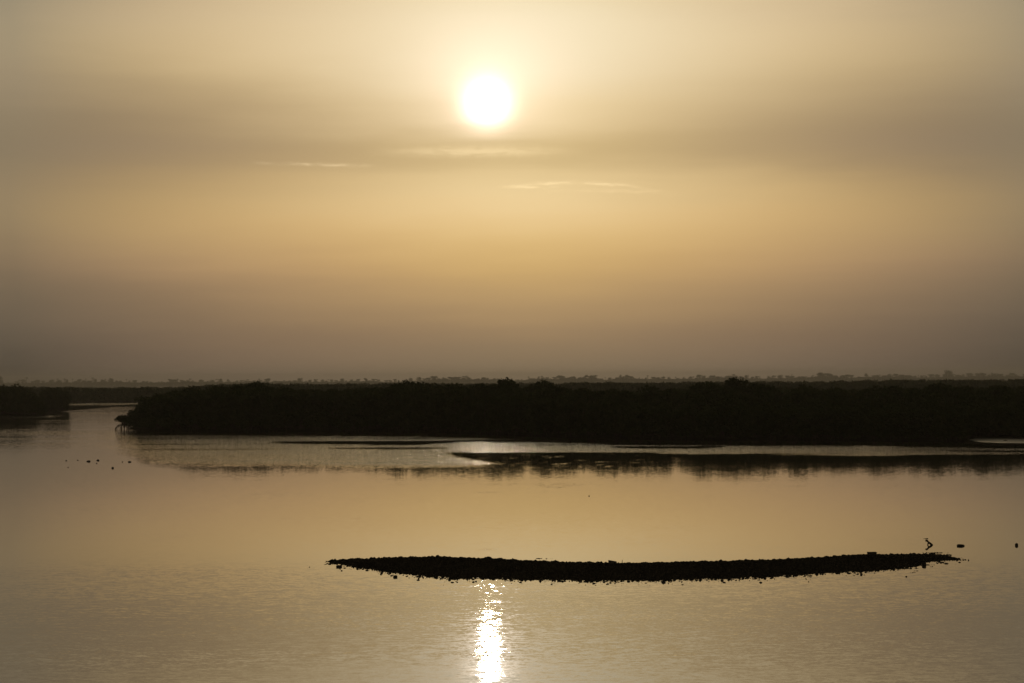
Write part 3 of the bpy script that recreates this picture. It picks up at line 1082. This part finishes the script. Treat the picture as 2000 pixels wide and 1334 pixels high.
# stones out in the reach on the left
for i, (px, py, w, h, lab) in enumerate(((129.5, 900, 3.4, 1.6, 'leftmost tiny stone of the row far out on the left water'),
                                         (152, 899, 3.0, 1.2, 'tiny stone second in the row far out on the left water'),
                                         (173, 901.5, 8.5, 2.4, 'longest flat stone of the row far out on the left water'),
                                         (191, 899.5, 6.0, 2.4, 'humped stone right of the longest one on the left water'),
                                         (189, 905, 3.0, 1.3, 'tiny stone just below the humped one on the left water'),
                                         (220, 914.5, 5.5, 2.6, 'square stone nearest the camera among those on the left water'),
                                         (239, 902.5, 2.6, 1.4, 'tiny stone left of the last flat one on the left water'),
                                         (253, 902.5, 7.0, 2.2, 'rightmost flat stone of the row far out on the left water'),
                                         (133, 913, 2.4, 1.2, 'tiny lone stone below the left end of the far row'),
                                         (1150.5, 969, 2.6, 1.8, 'tiny lone stone in the open calm water right of centre'),
                                         (1160, 1139.8, 7, 1.8, 'flat stone just below the middle of the bar, left of two'),
                                         (1187, 1140.8, 5.5, 1.8, 'flat stone just below the middle of the bar, right of two'),
                                         (1891.5, 1094.5, 3, 2.2, 'last small stone off the right tip of the bar'),
                                         (1964, 861.5, 9, 2.2, 'dark hump in the pale pool at the right edge'),
                                         (1142, 1136.6, 7, 1.6, 'flat stone against the near edge of the bar at its middle'))):
    rock(px, py, w, h, lab, 40 + i, depth=0.9)


def slab(px, w_px, h_l, h_r, d, name, label, cat, mat, rim=False):
    """block on the bar crest; the left and right edges have their own heights"""
    import bmesh
    i_ = int(np.argmin([abs(b - px) for b in bar_px]))
    c = bar_crest[i_]
    k = c.length / FPX
    w = w_px * k
    zl, zr = h_l * k, h_r * k
    bm = bmesh.new()
    vs = [bm.verts.new(v) for v in ((-w / 2, -d / 2, -0.06), (w / 2, -d / 2, -0.06), (w / 2, d / 2, -0.06), (-w / 2, d / 2, -0.06),
                                    (-w / 2 - 0.008, -d / 2, zl), (w / 2, -d / 2, zr), (w / 2, d / 2, zr + 0.006), (-w / 2 - 0.004, d / 2, zl + 0.004))]
    for f in ((0, 3, 2, 1), (4, 5, 6, 7), (0, 1, 5, 4), (1, 2, 6, 5), (2, 3, 7, 6), (3, 0, 4, 7)):
        bm.faces.new([vs[i] for i in f])
    bmesh.ops.bevel(bm, geom=list(bm.edges), offset=0.008, segments=2, affect='EDGES')
    bmesh.ops.subdivide_edges(bm, edges=list(bm.edges), cuts=2, use_grid_fill=True)
    for v in bm.verts:
        v.co += Vector(rng.normal(0, 0.002, 3))
    me = bpy.data.meshes.new(name)
    bm.to_mesh(me)
    bm.free()
    me.materials.append(mat)
    o = link(name, me, None, (c.x, c.y - 0.05, c.z))
    tag(o, label, cat)
    if rim:
        V, F = [], []
        for s in (-1, 1):
            b0 = len(V)
            for x in (-w / 2 - 0.012, w / 2 + 0.012):
                for y in (s * d / 2 - 0.012, s * d / 2 + 0.012):
                    for z in (zl - 0.012, zl + 0.016):
                        V.append((x, y, z))
            for f in ((0, 1, 3, 2), (4, 6, 7, 5), (0, 4, 5, 1), (2, 3, 7, 6), (0, 2, 6, 4), (1, 5, 7, 3)):
                F.append(tuple(b0 + q for q in f))
        link('rim', mesh_from('rim', V, F, mat), o)
    return o


slab(1197, 16, 6.2, 3.4, 0.22, 'concrete_slab', 'dark tilted slab with a raised left end on the middle of the bar crest', 'slab', M_CONC)
slab(1703, 16.5, 4.8, 4.6, 0.25, 'crate', 'dark box with square ends and a rim on the right part of the bar crest', 'box', M_WOOD, True)


def stick(name, pts_list, label, cat, radii, mat=M_WOOD, loc=(0, 0, 0)):
    V, F = [], []
    for pts_, (r0, r1) in zip(pts_list, radii):
        tube_into(V, F, pts_, r0, r1, 6)
    o = link(name, mesh_from(name, V, F, mat), None, loc)
    return tag(o, label, cat)


i_ = int(np.argmin([abs(b - 1213) for b in bar_px]))
c = bar_crest[i_]
stick('stake', [[(0, 0, -0.1), (0.002, 0, 0.06), (0.006, 0, 0.15)]], 'short upright stake on the bar crest right of the tilted slab', 'stake', [(0.018, 0.012)], loc=c)

p = ground(1820, 1064.5)
k = p.length / FPX
stick('driftwood_snag', [[(0.02, 0, -0.08), (0, 0, 0.0), (-2.5 * k, 0, 2.6 * k), (-5.5 * k, 0.02, 4.6 * k), (-8 * k, 0.03, 7.2 * k), (-11.5 * k, 0.05, 9.8 * k)],
                         [(-7.2 * k, 0.02, 6.2 * k), (-8.2 * k, 0, 8.4 * k), (-8.4 * k, 0, 10.0 * k)],
                         [(-9.0 * k, 0.03, 7.8 * k), (-10.8 * k, 0.02, 7.2 * k), (-12.0 * k, 0.0, 7.4 * k)],
                         [(-5.0 * k, 0.02, 4.4 * k), (-6.8 * k, 0.06, 2.2 * k), (-7.2 * k, 0.1, -1.0 * k)]],
      'forked driftwood branch leaning out of the water above the right tip of the bar', 'driftwood',
      [(0.07, 0.04), (0.035, 0.02), (0.034, 0.016), (0.035, 0.03)], loc=(p.x, p.y, 0))
p = ground(1808, 1052.3)
stick('floating_stick', [[(-0.13, 0, 0.0), (0.0, 0.02, 0.008), (0.08, 0.02, 0.012), (0.12, 0, 0.01)]], 'thin stick afloat just behind the leaning driftwood branch', 'stick', [(0.006, 0.02)],
      loc=(p.x, p.y, 0))

# ------------------------------------------------------------------ haze: dusty air over the estuary
m, b = material('dusty_air')
pv = b.new('ShaderNodeVolumePrincipled')
pv.inputs['Color'].default_value = (0.90, 0.86, 0.82, 1)
pv.inputs['Density'].default_value = 0.00014
pv.inputs['Anisotropy'].default_value = 0.45
o = b.new('ShaderNodeOutputMaterial')
b.put(o.inputs['Volume'], pv.outputs[0])
X0, X1, Y0, Y1, Z0, Z1 = -9200, 9200, -600, 9200, -1.5, 42
V = [(x, y, z) for x in (X0, X1) for y in (Y0, Y1) for z in (Z0, Z1)]
F = [(0, 1, 3, 2), (4, 6, 7, 5), (0, 4, 5, 1), (2, 3, 7, 6), (0, 2, 6, 4), (1, 5, 7, 3)]
haze = link('haze', mesh_from('haze', V, F, m))
tag(haze, 'pale dusty air thickening towards the far shore', 'haze', None, 'stuff')
print('near mangroves', count_a)
